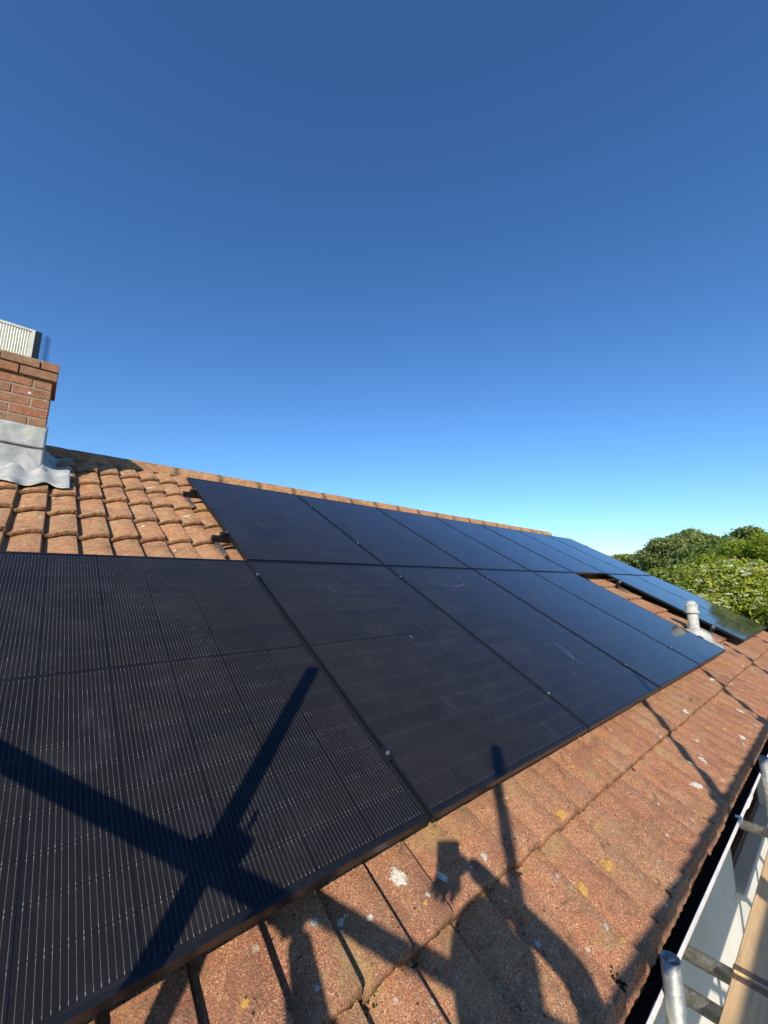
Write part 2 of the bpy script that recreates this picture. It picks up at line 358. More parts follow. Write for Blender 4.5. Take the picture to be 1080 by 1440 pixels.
# ------------------------------------------------------------------ roof tiles
TW, GAUGE, TL = 0.31, 0.345, 0.415
X0T, Y0T = -0.035, -2.256
def sm(a, b, x):
    t = min(1, max(0, (x - a) / (b - a))); return t * t * (3 - 2 * t)
WH = 0.034
def wave(s):                               # one roll of the tile, steep on its right-hand side
    s = s % 1.0
    return WH * ((.25 * sm(.0, .30, s) + .75 * sm(.05, .76, s)) * (1 - sm(.93, .99, s)))
ZB, TILT = -0.163, 0.033
def roofz(x, y):
    t = ((y - Y0T) % GAUGE) / GAUGE
    return ZB + wave((x - X0T) / (TW / 2)) + TILT * (1 - t)
def tile_mesh(seed, hi, eave=False):
    rd = random.Random(seed); off = Vector((seed * 3.1, seed * 1.7, 0))
    n = 17 if hi else 11; ny = 10 if hi else 4
    S = sorted([i / n for i in range(n)] + [.91, .93, .96, .988]) + [.999]
    xs = [(k + s_v) * TW / 2 for k in range(2) for s_v in S]
    edge = [0.004 * noise.noise(Vector((x * 35, seed, 0))) + .0035 * noise.noise(Vector((x * 160, seed, 5))) for x in xs]
    V = []; F = []; nx = len(xs)
    ys = [0.0, .006] + [TL * ((j + 1) / ny) for j in range(ny)]
    def amp(x, y): return .0016 * noise.noise(Vector((x * 22, y * 22, 1)) + off) + (.0010 * noise.noise(Vector((x * 90, y * 90, 4)) + off) if hi else 0)
    rows = []
    # underside return, front face rows, top rows
    for kind, yy, dz in ([('b', .05, -.024), ('b', -.002, -.030), ('f', -.0095, -.0275), ('f', -.0105, -.0185), ('f', -.0098, -.0080), ('f', -.0070, -.0018)] + [('t', y, 0) for y in ys]):
        row = []
        for i, x in enumerate(xs):
            e = edge[i] if yy < .02 else 0
            z = wave(x / (TW / 2)) + TILT * (1 - max(0, yy) / GAUGE) + dz + amp(x, yy)
            if eave and yy < 0:                # eaves course: cut straight along the bottom
                f_ = min(1, -dz / .0275); yv = -.026 * f_; z = (wave(x / (TW / 2)) + TILT + amp(x, 0)) * (1 - f_) + (TILT - .010 + .15 * wave(x / (TW / 2))) * f_ - (.004 if kind == 'b' else 0); e += yv - yy
            if kind == 'f' and not eave: e += .0055 * noise.noise(Vector((x * 75, dz * 160, seed))) + .003 * noise.noise(Vector((x * 210, dz * 300, seed))); z += .003 * noise.noise(Vector((x * 110, dz * 200, seed + 9)))
            row.append(len(V)); V.append((x + .0015, yy + e, z))
        rows.append(row)
    for a, b in zip(rows, rows[1:]):
        for i in range(nx - 1): F.append((a[i], a[i + 1], b[i + 1], b[i]))
    # side thickness on both ends
    for i, sgn in ((0, 1), (nx - 1, -1)):
        top = [r[i] for r in rows[6:]]; base = len(V)
        for k in top: x, y, z = V[k]; V.append((x, y, z - .018))
        for k in range(len(top) - 1): F.append((top[k], top[k + 1], base + k + 1, base + k))
    m = mesh_from(V, F, True); at_ = m.attributes.new('nose', 'FLOAT', 'POINT'); A = [0.0] * len(V)
    for r_ in rows[:6]:
        for q_ in r_: A[q_] = 0.0 if eave else 1.0
    for r_ in rows[6:]:
        for i_, q_ in enumerate(r_):
            sv = (xs[i_] / (TW / 2)) % 1.0; A[q_] = 1.1 * (1 - sm(.015, .13, sv)) * (.55 + .45 * noise.noise(Vector((V[q_][1] * 14, seed, xs[i_] * 9)))) + (.9 if sv > .95 else 0)
    at_.data.foreach_set('value', A); m.materials.append(M['tile']); return m
EV = [tile_mesh(90 + i, True, True) for i in range(8)]; HI = [tile_mesh(i, True) for i in range(8)]; LO = [tile_mesh(50 + i, False) for i in range(8)]

house = empty('bungalow', (2, 2.2, 0))
tag(house, 'white rendered bungalow with a red tiled roof, brown window and white eaves under the panels', 'house')
hl = Vector(house.location)
XL, XR = X0T - 13 * TW, X0T + 27 * TW        # roof from the left verge to the right verge
ridgeY = 4.05; ridgeH = EH + 2.17
bm = bmesh.new()
# the sarking under the tiles (front slope) as a thin slab in roof coordinates
add_box(bm, XL + .03, XR - .03, -2.22, 2.30, -.215, -.200)
roof = obj('roof', bm_mesh(bm), M['debris'], house, ORIGIN - hl, (PITCH, 0, 0))
tiles_all = []
for k in range(13):
    for i in range(-13, 27):
        tiles_all.append((i, k))
def under_panel(x0, x1, y0, y1):
    rects = [(-2.3, 4.61, -1.72, 0.0), (5.78, 8.07, -1.72, 0.0), (0.02, 8.07, 0.0, 1.72)]
    return any(x0 > a - .01 and x1 < b + .05 and y0 > c0 - .0 and y1 < d0 for a, b, c0, d0 in rects)
vis = []; rest = []
for i, k in tiles_all:
    x0 = X0T + i * TW; y0 = Y0T + k * GAUGE
    if under_panel(x0, x0 + TW, y0, y0 + GAUGE) or x0 < -3.2: rest.append((i, k))
    else: vis.append((i, k))
camr = WR(*cam.matrix_world.translation)
vis.sort(key=lambda q: (X0T + q[0] * TW - camr.x) ** 2 + (Y0T + q[1] * GAUGE - camr.y) ** 2 - (50 if X0T + q[0] * TW > -1.7 else 0))
rest += vis[298:]; vis = vis[:298]
tmats = []
def tile_pose(i, k):
    r = random.Random(i * 97 + k * 31 + 5)
    return (X0T + i * TW + r.uniform(-.0012, .0012), Y0T + k * GAUGE + r.uniform(-.004, .004), ZB + r.uniform(-.0010, .0018)), \
           (r.uniform(-.003, .003), r.uniform(-.004, .004), r.uniform(-.005, .005))
for i, k in vis:
    p, a = tile_pose(i, k); near = (X0T + i * TW - camr.x) ** 2 + (Y0T + k * GAUGE - camr.y) ** 2 < 14
    obj('roof_tile', (EV if k == 0 else HI if near else LO)[(i * 5 + k * 3) % 8], None, roof, p, a)
bm = bmesh.new()
for i, k in rest:
    p, a = tile_pose(i, k); n0 = len(bm.verts); bm.from_mesh(LO[(i * 5 + k * 3) % 8]); bm.verts.ensure_lookup_table()
    mt = Matrix.Translation(p)
    for v in bm.verts[n0:]: v.co = mt @ v.co
m = bpy.data.meshes.new('covered_tiles'); bm.to_mesh(m); bm.free(); m.polygons.foreach_set('use_smooth', [True] * len(m.polygons))
tag(obj('roof_tiles_covered', m, M['tile'], roof), kind='stuff')
# back slope
bm = bmesh.new(); add_box(bm, XL, XR, -4.8, 0, -.03, 0)
obj('rear_slope', bm_mesh(bm), M['tile'], house, Vector((0, ridgeY, ridgeH + .01)) - hl, (-PITCH, 0, 0)).rotation_euler = (math.pi - PITCH, 0, 0)
# ridge tiles: half-round, bedded in mortar, each about .45 m long
def ridge_mesh(seed):
    V = []; F = []; n = 12; L = .462; nl = 9
    for j in range(nl):
        x = L * j / (nl - 1)
        for i in range(n + 1):
            a = math.pi * i / n; r = .118 + .003 * noise.noise(Vector((x * 20, a * 3, seed))) + .0018 * noise.noise(Vector((x * 70, a * 9, seed)))
            if j in (0, nl - 1): r -= .004
            V.append((x, math.cos(a) * r, math.sin(a) * r * .98))
    for j in range(nl - 1):
        for i in range(n): q = j * (n + 1) + i; F.append((q, q + 1, q + n + 2, q + n + 1))
    b = len(V)
    for j in (0, nl - 1):
        V.append((L * j / (nl - 1), 0, .0))
        for i in range(n): q = j * (n + 1) + i; F.append((q, q + 1, len(V) - 1))
    m = mesh_from(V, F, True); m.materials.append(M['tile']); return m
RM = [ridge_mesh(i * 7.7) for i in range(4)]
rl = ORIGIN
def to_roof_local(w): return WR(*w)
nr = int((XR - XL) / .455) + 1
for i in range(nr):
    x = XL + i * .455
    if x > XR - .2: break
    obj('ridge_tile', RM[i % 4], None, roof, to_roof_local((x, ridgeY, ridgeH - .012 + random.uniform(-.003, .004))), (-PITCH, 0, random.uniform(-.006, .006)))
bm = bmesh.new(); add_box(bm, XL + .02, XR - .25, -.10, .10, -.06, .05)
obj('ridge_mortar', bm_mesh(bm), M['mortar'], roof, to_roof_local((0, ridgeY, ridgeH - .01)), (-PITCH, 0, 0))

# walls, fascia, soffit
WY = .42
def hp(name, m, mat, parent=None, loc=(0, 0, 0)): return obj(name, m, mat, house if parent is None else parent, Vector(loc) - (hl if parent is None else Vector((0, 0, 0))))
hp('fascia', box_mesh(XL, XR, .078, .098, EH - .20, EH - .035, .002), M['upvc'])
hp('soffit', box_mesh(XL, XR, .100, WY - .002, EH - .20, EH - .19), M['upvc'])
# wall with one window opening (brown frame)
wx0, wx1, wz0, wz1 = 3.70, 5.60, EH - 1.43, EH - .28
bm = bmesh.new()
wl, wr, wb, wt = XL + .25, XR - .25, 0, EH - .191
for (a, b, c1, d1) in ((wl, wx0, wb, wt), (wx1, wr, wb, wt), (wx0, wx1, wb, wz0), (wx0, wx1, wz1, wt)):
    add_box(bm, a, b, WY, WY + .25, c1, d1)
hp('wall', bm_mesh(bm), M['wall'])
bm = bmesh.new(); add_box(bm, wl, wl + .25, WY + .251, 7.4, 0, EH - .2); add_box(bm, wr - .25, wr, WY + .251, 7.4, 0, EH - .2); add_box(bm, wl, wr, 7.41, 7.65, 0, EH - .2)
hp('side_and_rear_wall', bm_mesh(bm), M['wall'])
for xx in (wl + .001, wr - .251):
    V = [(xx, WY, EH - .19), (xx, 7.65, EH - .19), (xx, ridgeY, ridgeH - .1), (xx + .25, WY, EH - .19), (xx + .25, 7.65, EH - .19), (xx + .25, ridgeY, ridgeH - .1)]
    hp('gable', mesh_from(V, [(0, 1, 2), (3, 5, 4), (0, 3, 4, 1), (1, 4, 5, 2), (2, 5, 3, 0)]), M['wall'])
win = hp('window', box_mesh(wx0, wx1, WY + .13, WY + .15, wz0, wz1), M['brown'])
bm = bmesh.new()
for (a, b, c1, d1) in ((wx0, wx0 + .07, wz0, wz1), (wx1 - .07, wx1, wz0, wz1), (wx0 + .0701, wx1 - .0701, wz0, wz0 + .07), (wx0 + .0701, wx1 - .0701, wz1 - .07, wz1), (4.615, 4.685, wz0 + .0701, wz1 - .0701)):
    add_box(bm, a, b, WY + .05, WY + .129, c1, d1, None, .004)
hp('window_frame', bm_mesh(bm), M['brown']).parent = win
win.children[0].location = (0, 0, 0)
for a, b in ((wx0 + .0705, 4.6145), (4.6855, wx1 - .0705)):
    obj('pane', box_mesh(a, b, WY + .085, WY + .095, wz0 + .0705, wz1 - .0705), M['pane'], win)
obj('sill', box_mesh(wx0 - .05, wx1 + .05, WY - .06, WY + .049, wz0 - .05, wz0 - .001, .006), M['wall'], win)

# gutter: box-section trough with a rolled outer lip, brackets and joints; full of dark silt
gut = empty('gutter', (2, 0, EH - .02)); tag(gut, 'white plastic gutter with dark silt inside, along the tile edge', 'gutter')
prof = [] # half round trough
for i_ in range(13): a_ = math.pi * i_ / 12; prof.append((.020 + .0575 * math.cos(a_), -.006 - .0575 * math.sin(a_)))
prof += [(-.0375, .001), (-.041, .0055), (-.0465, .0035), (-.0470, -.003)]
for i_ in range(12, -1, -1): a_ = math.pi * i_ / 12; prof.append((.020 + .0625 * math.cos(a_), -.006 - .0625 * math.sin(a_)))
_old = [(.076, .004), (.076, -.030), (.068, -.062), (.050, -.080), (.018, -.086), (-.012, -.078), (-.030, -.052), (-.0345, -.010), (-.0345, .002), (-.0375, .006), (-.0435, .006), (-.0455, .000), (-.0445, -.006), (-.0400, -.012), (-.0355, -.056), (-.016, -.083), (.018, -.091), (.053, -.085), (.073, -.066), (.079, -.03), (.079, .004)]
def extrude_profile(pr, x0, x1, nseg=1):
    V = []; F = []; n = len(pr)
    for k in range(nseg + 1):
        x = x0 + (x1 - x0) * k / nseg
        for (y, z) in pr: V.append((x, y, z + .0015 * noise.noise(Vector((x * .9, 3, 0)))))
    for k in range(nseg):
        for i in range(n): a = k * n + i; b = k * n + (i + 1) % n; F.append((a, b, b + n, a + n))
    F.append(tuple(range(n))); F.append(tuple(range(nseg * n, nseg * n + n)))
    return mesh_from(V, F)
gz = 0.0
seams = [XL - .05, -2.0, 1.93, 5.9, XR + .05]
for a, b in zip(seams, seams[1:]):
    obj('gutter_length', extrude_profile(prof, a - 2 + .001, b - 2 - .001, 24), M['upvc'], gut)
jp = [(y * 1.0 + (-.003 if y < 0 else .003), z - .003) for (y, z) in prof]
for x in (-2.0, 1.93, 5.9):
    j = [(y - .0035 if y < .02 else y + .0035, z + (.0025 if z > -.02 else -.0035)) for (y, z) in prof]
    obj('gutter_joint', extrude_profile(j, x - 2 - .05, x - 2 + .05), M['upvc'], gut)
for x in (-1.2, 1.62, 3.8, 6.6):
    bm = bmesh.new(); add_box(bm, x - 2 - .011, x - 2 + .011, -.0500, -.0475, -.012, .0085, None, .001); add_box(bm, x - 2 - .011, x - 2 + .011, -.0474, -.026, .0060, .0085)
    obj('gutter_clip', bm_mesh(bm), M['upvc'], gut)
V = []; F = []; nxs = 420; nys = 6
for i in range(nxs + 1):
    x = XL + (XR - XL) * i / nxs
    for j in range(nys + 1):
        y = .072 - .100 * j / nys; z = -.046 + .014 * noise.noise(Vector((x * 9, y * 30, 1))) + .008 * noise.noise(Vector((x * 40, y * 60, 2)))
        V.append((x - 2, y, z))
for i in range(nxs):
    for j in range(nys): a = i * (nys + 1) + j; F.append((a, a + 1, a + nys + 2, a + nys + 1))
tag(obj('gutter_silt', mesh_from(V, F, True), M['debris'], gut), kind='stuff')

# moss tufts along tile laps, lichens (conforming thin crusts)
def blob(bm, p, r, seed, flat=.6, rotm=None):
    n0 = len(bm.verts); bmesh.ops.create_icosphere(bm, subdivisions=1, radius=1); bm.verts.ensure_lookup_table()
    for v in bm.verts[n0:]:
        d = v.co.normalized(); k = r * (1 + .5 * noise.noise(d * 2.2 + Vector((seed, 0, 0))) + .25 * noise.noise(d * 6 + Vector((0, seed, 0))))
        v.co = Vector((d.x * k, d.y * k, d.z * k * flat)) + Vector(p)
bm = bmesh.new(); rm = random.Random(5)
for i in range(60):
    for k, prob in ((0, .9), (1, .55)):
        x = X0T + (i - 18) * TW / 2 + rm.gauss(.008, .012)
        if x > 7.9: continue
        if rm.random() < prob * .75:
            yb = Y0T + k * GAUGE
            for q in range(rm.randint(6, 22)):
                xx = x + rm.gauss(.004, .010); yy = yb + (rm.uniform(-.01, .07) * rm.random() if k == 0 else rm.gauss(-.020, .008)); r = rm.uniform(.002, .0055)
                blob(bm, (xx, yy, roofz(xx, yy) + .0), r, rm.random() * 99)
tag(obj('moss', bm_mesh(bm, True), M['moss'], roof), kind='stuff')
def lichen(x, y, rx, ry, mat, rot=0, seed=0):
    V = [(x, y, roofz(x, y) + .0030)]; F = []; n = 56; rr = 5; A = [0.0]
    for j in range(1, rr + 1):
        for i in range(n):
            a = 2 * math.pi * i / n; ca, sa = math.cos(a), math.sin(a)
            k = j / rr * (1 + .32 * noise.noise(Vector((ca * 1.2, sa * 1.2, seed))) + .18 * noise.noise(Vector((ca * 4, sa * 4, seed))) + .22 * noise.noise(Vector((ca * 11, sa * 11, seed))))
            dx, dy = ca * rx * k, sa * ry * k
            X = x + dx * math.cos(rot) - dy * math.sin(rot); Y = y + dx * math.sin(rot) + dy * math.cos(rot)
            V.append((X, Y, roofz(X, Y) + (.0030 if j < rr else .0012))); A.append(j / rr)
    for i in range(n): F.append((0, 1 + i, 1 + (i + 1) % n))
    for j in range(rr - 1):
        for i in range(n): a = 1 + j * n + i; b = 1 + j * n + (i + 1) % n; F.append((a, a + n, b + n, b))
    m = mesh_from(V, F, True); at_ = m.attributes.new('edge', 'FLOAT', 'POINT'); at_.data.foreach_set('value', A)
    return obj('lichen_patch', m, mat, roof)
CR = Vector((-1.00487, -2.20191, 1.05703))
def px_roof(px, py, z=-.125):              # where a ray of the survey photo met the tiles (used to survey the lichens and marks)
    d = cx * (px - 540) / 561.58 - cu * (py - 720) / 561.58 + cf
    dr = Vector((d.x, d.y * c_ + d.z * s_, -d.y * s_ + d.z * c_)); t = (z - CR.z) / dr.z
    return CR + dr * t
for i, (a, b, rx, ry, mt, ro) in enumerate([
        (560, 1237, .020, .030, 'lich_w', .3), (620, 1234, .011, .022, 'lich_w', .3), (678, 1208, .011, .012, 'lich_g', 0), (832, 1056, .018, .014, 'lich_w', .2),
        (875, 1159, .017, .022, 'lich_w', 0), (771, 1141, .008, .008, 'lich_w', 0), (788, 1149, .022, .022, 'lich_y', 0), (856, 1217, .020, .020, 'lich_y', 0),
        (863, 1190, .020, .018, 'lich_y', .4), (822, 1250, .030, .016, 'lich_y', .7), (972, 1076, .018, .020, 'lich_w', 0), (986, 1071, .028, .020, 'lich_w', .5),
        (962, 1003, .030, .022, 'lich_w', .2), (1000, 958, .03, .02, 'lich_w', 0), (480, 1294, .009, .009, 'lich_w', 0), (517, 1297, .010, .009, 'lich_w', 0),
        (440, 1303, .010, .010, 'lich_g', 0), (947, 974, .03, .02, 'lich_w', .3), (1015, 1085, .016, .02, 'lich_g', .5), (1040, 1000, .03, .03, 'lich_w', 0), (905, 1063, .012, .008, 'lich_w', .3),
        (1025, 1093, .02, .02, 'lich_g', 0), (342, 1418, .010, .010, 'lich_y', 0), (978, 1108, .02, .035, 'lich_w', 1.0), (935, 1180, .012, .008, 'lich_w', .2),
        (212, 687, .03, .02, 'lich_w', .1), (262, 727, .03, .02, 'lich_w', .1), (145, 659, .04, .02, 'lich_w', .1), (42, 705, .025, .02, 'lich_y', 0), (118, 668, .03, .02, 'lich_y', 0),
        (265, 1052 + 200, .01, .01, 'lich_w', 0), (1060, 1022, .03, .02, 'lich_w', 0), (905, 1023, .02, .01, 'lich_y', 0)]):
    p = px_roof(a, b); lichen(p.x, p.y, rx, ry, M[mt], ro, i * 3.3)

rl_ = random.Random(12)
for i in range(110):
    if i < 70: x = -.9 + 6.5 * rl_.random() ** 1.6; y = Y0T + rl_.random() * .50
    else: x = rl_.uniform(-1.15, .1); y = rl_.uniform(.35, 2.1)
    mt = rl_.choice(['lich_w', 'lich_g', 'lich_g', 'lich_y']) if i < 70 else rl_.choice(['lich_w', 'lich_g', 'lich_y', 'lich_w'])
    k_ = rl_.uniform(.003, .010) * (1 + max(0, x) * .25) * (1.5 if i >= 70 else 1); lichen(x, y, k_, k_ * rl_.uniform(.8, 1.6), M[mt], rl_.random() * 3, i * 1.7)

# ------------------------------------------------------------------ chimney
cxr, cxl, cyf, cyb = -1.035, -1.945, 3.309, 3.309 + .565
ch = empty('chimney', (cxr - .45, cyf + .28, EH + 1.8)); tag(ch, 'red brick chimney stack with grey lead flashing, at the left end of the ridge', 'chimney')
co = Vector(ch.location)
def cp(name, m, mat, par=None): return obj(name, m, mat, par or ch, -co if par is None else (0, 0, 0))
cp('mortar_core', box_mesh(cxl + .005, cxr - .005, cyf + .005, cyb - .005, EH + 1.4, EH + 2.735), M['mortar'])
def brick_m(l):
    m = box_mesh(-l / 2, l / 2, -.05125, .05125, -.0325, .0325, .003); m.materials.append(M['brick']); return m
BF, BHf = brick_m(.215), brick_m(.1025)
def lay(x, y, z, length, ang):
    obj('brick', BF if length > .15 else BHf, None, ch, Vector((x + random.uniform(-.0015, .0015), y + random.uniform(-.002, .002), z)) - co, (random.uniform(-.006, .006), 0, ang + random.uniform(-.006, .006)))
zc = EH + 2.20 + .0375
for c in range(-2, 7):
    out = .024 if c >= 5 else 0
    z = zc + c * .0755
    for side in range(4):
        # runs: front, right, back, left
        if side == 0: x0, d, L, yy, hor = cxr + out, -1, (cxr - cxl) + 2 * out, cyf - out + .05125, True
        elif side == 2: x0, d, L, yy, hor = cxl - out, 1, (cxr - cxl) + 2 * out, cyb + out - .05125, True
        elif side == 1: x0, d, L, yy, hor = cyf - out + .1125, 1, (cyb - cyf) + 2 * out - .2, cxr + out - .05125, False
        else: x0, d, L, yy, hor = cyf - out + .1125, 1, (cyb - cyf) + 2 * out - .2, cxl - out + .05125, False
        pos = 0; first = (c % 2 == 0)
        while pos < L - .08:
            ln = .1025 if (pos == 0 and first) or L - pos < .2 else .215
            m_ = x0 + d * (pos + ln / 2)
            if hor: lay(m_, yy, z, ln, 0)
            else: lay(yy, m_, z, ln, math.pi / 2)
            pos += ln + .010
def sheet(name, fn, nu, nv, mat, par, th=.003):
    V = []; F = []
    for j in range(nv + 1):
        for i in range(nu + 1): V.append(fn(i / nu, j / nv))
    for j in range(nv):
        for i in range(nu): a = j * (nu + 1) + i; F.append((a, a + 1, a + nu + 2, a + nu + 1))
    o = obj(name, mesh_from(V, F, True), mat, par); sm_ = o.modifiers.new('thickness', 'SOLIDIFY'); sm_.thickness = th; sm_.offset = 0
    return o
def wob(p, a, f, sd=0): return a * noise.noise(Vector((p[0] * f, p[1] * f, p[2] * f + sd)))
def front_sheet(z0, z1, outw, sd):
    def fn(u, v):
        x = cxl - .01 + (cxr + .02 - cxl) * u; z = z0 + (z1 - z0) * v; w = wob((x, 0, z), .005, 16, sd)
        return (x - co.x, cyf - outw - .006 * (1 - v) + w - co.y, z + .003 * math.sin(x * 9 + sd) - co.z)
    return fn
sheet('lead_flashing', front_sheet(EH + 2.045, EH + 2.205, .016, 1), 60, 10, M['lead'], ch)
sheet('lead_flashing', front_sheet(EH + 1.82, EH + 2.055, .009, 5), 60, 12, M['lead'], ch)
def side_sheet(z0, z1, sd):
    def fn(u, v):
        y = cyf - .012 + (cyb - cyf) * u; z = max(z0, EH + 1.83 + .554 * (y - cyf)) + (z1 + .554 * max(0, y - cyf) * .6 - max(z0, EH + 1.83 + .554 * (y - cyf))) * v
        return (cxr + .010 + wob((y, z, 0), .006, 14, sd) - co.x, y - co.y, z - co.z)
    return fn
sheet('lead_flashing', side_sheet(EH + 1.83, EH + 2.205, 2), 30, 10, M['lead'], ch)
def apron(u, v):                            # dressed down over the tiles, in front and round the right-hand corner
    x = -2.15 + (-.855 + 2.15) * u; y = 1.555 - (.31 + .04 * math.sin(x * 21) + .02 * math.sin(x * 47)) * v
    z = ZB + TILT + WH * (.78 + .30 * math.sin(2 * math.pi * ((x - X0T) / (TW / 2) - .38))) + .012 + .004 * math.sin(x * 37) + .006 * noise.noise(Vector((x * 14, y * 14, 0))) + .010 * (1 - v)
    if y > 1.5: z += (y - 1.5) * .5
    p = RW(x, y, z) - co; return tuple(p)
sheet('lead_apron', apron, 150, 16, M['lead'], ch)
def soaker(u, v):
    x = -1.035 + .19 * u + .012 * math.sin(v * 17); y = 1.50 + .62 * v
    z = ZB + .052 + .030 * math.cos(u * 5.2) * (1 - .3 * v) + .045 * (1 - u) ** 3 + .012 * noise.noise(Vector((x * 16, y * 12, 4)))
    return tuple(RW(x, y, z) - co)
sheet('lead_apron', soaker, 20, 40, M['lead'], ch)
# flue cowl: louvred box with rounded polished side
cw = empty('flue_cowl', (-1.50, cyf + .14, EH + 2.74)); tag(cw, 'white louvred metal flue terminal with a polished rounded side, on top of the chimney', 'flue terminal')
L0, L1, Hc, Dc = -.34, .315, .285, .30
def rrect(x0, x1, y0, y1, r, n=8):
    P = []
    for (cx0, cy0, a0) in ((x1 - r, y0 + r * .3, -math.pi / 2), (x1 - r, y1 - r, 0), (x0 + r, y1 - r, math.pi / 2), (x0 + r, y0 + r * .3, math.pi)):
        rr = r * .3 if cy0 < y0 + r * .5 else r
        for i in range(n + 1):
            a = a0 + math.pi / 2 * i / n; cc = cx0 + (r - rr if cx0 > 0 else -(r - rr)); P.append((cc + rr * math.cos(a), cy0 + rr * math.sin(a)))
    return P
pr = rrect(L0, L1 + .10, .012, Dc, .14)
V = [(x, y, 0.0) for x, y in pr] + [(x, y, Hc - .012) for x, y in pr]; n = len(pr)
obj('cowl_body', mesh_from(V, [(i, (i + 1) % n, n + (i + 1) % n, n + i) for i in range(n)] + [tuple(range(n, 2 * n)), tuple(range(n))[::-1]]), M['cowlm'], cw)
bm = bmesh.new(); add_box(bm, L0, L1, -.006, .010, .004, .016); add_box(bm, L0, L1, -.006, .010, Hc - .018, Hc); add_box(bm, L1 - .022, L1, -.006, .010, .0165, Hc - .0185); add_box(bm, L0, L0 + .02, -.006, .010, .0165, Hc - .0185)
obj('louvre_frame', bm_mesh(bm), M['cowlw'], cw)
obj('louvre_back', box_mesh(L0 + .021, L1 - .023, .002, .0085, .017, Hc - .019), M['cowlw'], cw)
sl = box_mesh(-.0055, .0055, -.0008, .006, .017, Hc - .019, .0015); sl.materials.append(M['cowlw'])
x = L0 + .030
while x < L1 - .03:
    obj('louvre_slat', sl, None, cw, (x, 0, 0), (0, 0, .35)); x += .0155
obj('cowl_edge', box_mesh(L1 + .001, L1 + .040, -.004, .011, .004, Hc - .003), M['frame'], cw)

# ------------------------------------------------------------------ solar panels
PWd, PHt = 1.134, 1.722; PX, PY = 1.154, 1.742
hx, hy = PWd / 2, PHt / 2
bm = bmesh.new(); lip = .0105
def bar(x0, x1, y0, y1): add_box(bm, x0, x1, y0, y1, -.030, 0, None, .0009)
bar(-hx, hx, -hy, -hy + lip); bar(-hx, hx, hy - lip, hy); bar(-hx, -hx + lip, -hy + lip + .0004, hy - lip - .0004); bar(hx - lip, hx, -hy + lip + .0004, hy - lip - .0004)
frame_m = bm_mesh(bm); frame_m.materials.append(M['frame'])
gx, gy = hx - lip - .0005, hy - lip - .0005
glass_m = mesh_from([(-gx, -gy, -.0016), (gx, -gy, -.0016), (gx, gy, -.0016), (-gx, gy, -.0016)], [(0, 1, 2, 3)]); glass_m.materials.append(M['glass'])
back_m = box_mesh(-gx, gx, -gy, gy, -.0085, -.0062); back_m.materials.append(M['back'])
CWc, CHc = .1818, .0906; cellrects = []
for i in range(6):
    for j in range(18):
        x = (i - 2.5) * .1855; y = (j - 8.5) * .0926 + (-.0075 if j < 9 else .0075); cellrects.append((x, y))
def cell_quads(rects):
    V = []; F = []; U = []
    ch_ = .0
    for (x, y) in rects:
        a, b = CWc / 2, CHc / 2; k = len(V)
        V += [(x - a, y - b, -.0048), (x + a, y - b, -.0048), (x + a, y + b, -.0048), (x - a, y + b, -.0048)]; F.append((k, k + 1, k + 2, k + 3)); U += [(0, 0), (1, 0), (1, 1), (0, 1)]
    m = mesh_from(V, F); uv = m.uv_layers.new(name='UVMap')
    for i, q in enumerate(U): uv.data[i].uv = q
    m.materials.append(M['cell']); return m
cells_all = cell_quads(cellrects); cell_one = cell_quads([(0, 0)])
box_m = box_mesh(-.05, .05, -.03, .03, -.030, -.0088); box_m.materials.append(M['back'])
labels = {}
def pan_label(k, row):
    if row == 1:
        names = ['upper-row panel nearest the chimney, bare tiles along its left edge', 'second upper-row panel from the chimney end',
                 'third upper-row panel from the chimney end', 'fourth upper-row panel from the chimney end', 'fifth upper-row panel, directly above the left side of the tiled gap',
                 'sixth upper-row panel, above the near panel of the far pair', 'last upper-row panel, at the far end of the roof']
        return 'black solar ' + names[k] if False else names[k].replace('panel', 'black solar panel', 1)
    return {-2: 'black solar panel out to the left of the large foreground one, lower row', -1: 'large foreground black solar panel under thick crossed shadows, bare tiles above it',
            0: 'second lower-row black solar panel, thin pole shadow at its bottom edge', 1: 'third lower-row black solar panel, chalky loop scuff near its top edge',
            2: 'lower-row black solar panel between the scuffed one and the one by the vent pipe', 3: 'lower-row black solar panel beside the white vent pipe, left of the tiled gap',
            5: 'lower-row black solar panel just beyond the vent pipe and tiled gap', 6: 'lower-row black solar panel at the far right corner beside the flowering bush'}[k]
for row, ks in ((0, (-2, -1, 0, 1, 2, 3, 5, 6)), (1, range(7))):
    for k in ks:
        e = empty('solar_panel', RW((k + .5) * PX, (-.5 + row) * PY, random.uniform(-.001, .0012)), (PITCH + random.uniform(-.0012, .0012), random.uniform(-.0012, .0012), 0))
        tag(e, pan_label(k, row), 'solar panel', 'black solar panels clamped in two rows on the roof')
        obj('frame', frame_m, None, e); obj('glass', glass_m, None, e); obj('backsheet', back_m, None, e); obj('junction_box', box_m, None, e)
        if row == 0 and k in (-1, 0, 1):
            for (x, y) in cellrects: obj('cell', cell_one, None, e, (x, y, 0))
        else: tag(obj('cells', cells_all, None, e), kind='stuff')
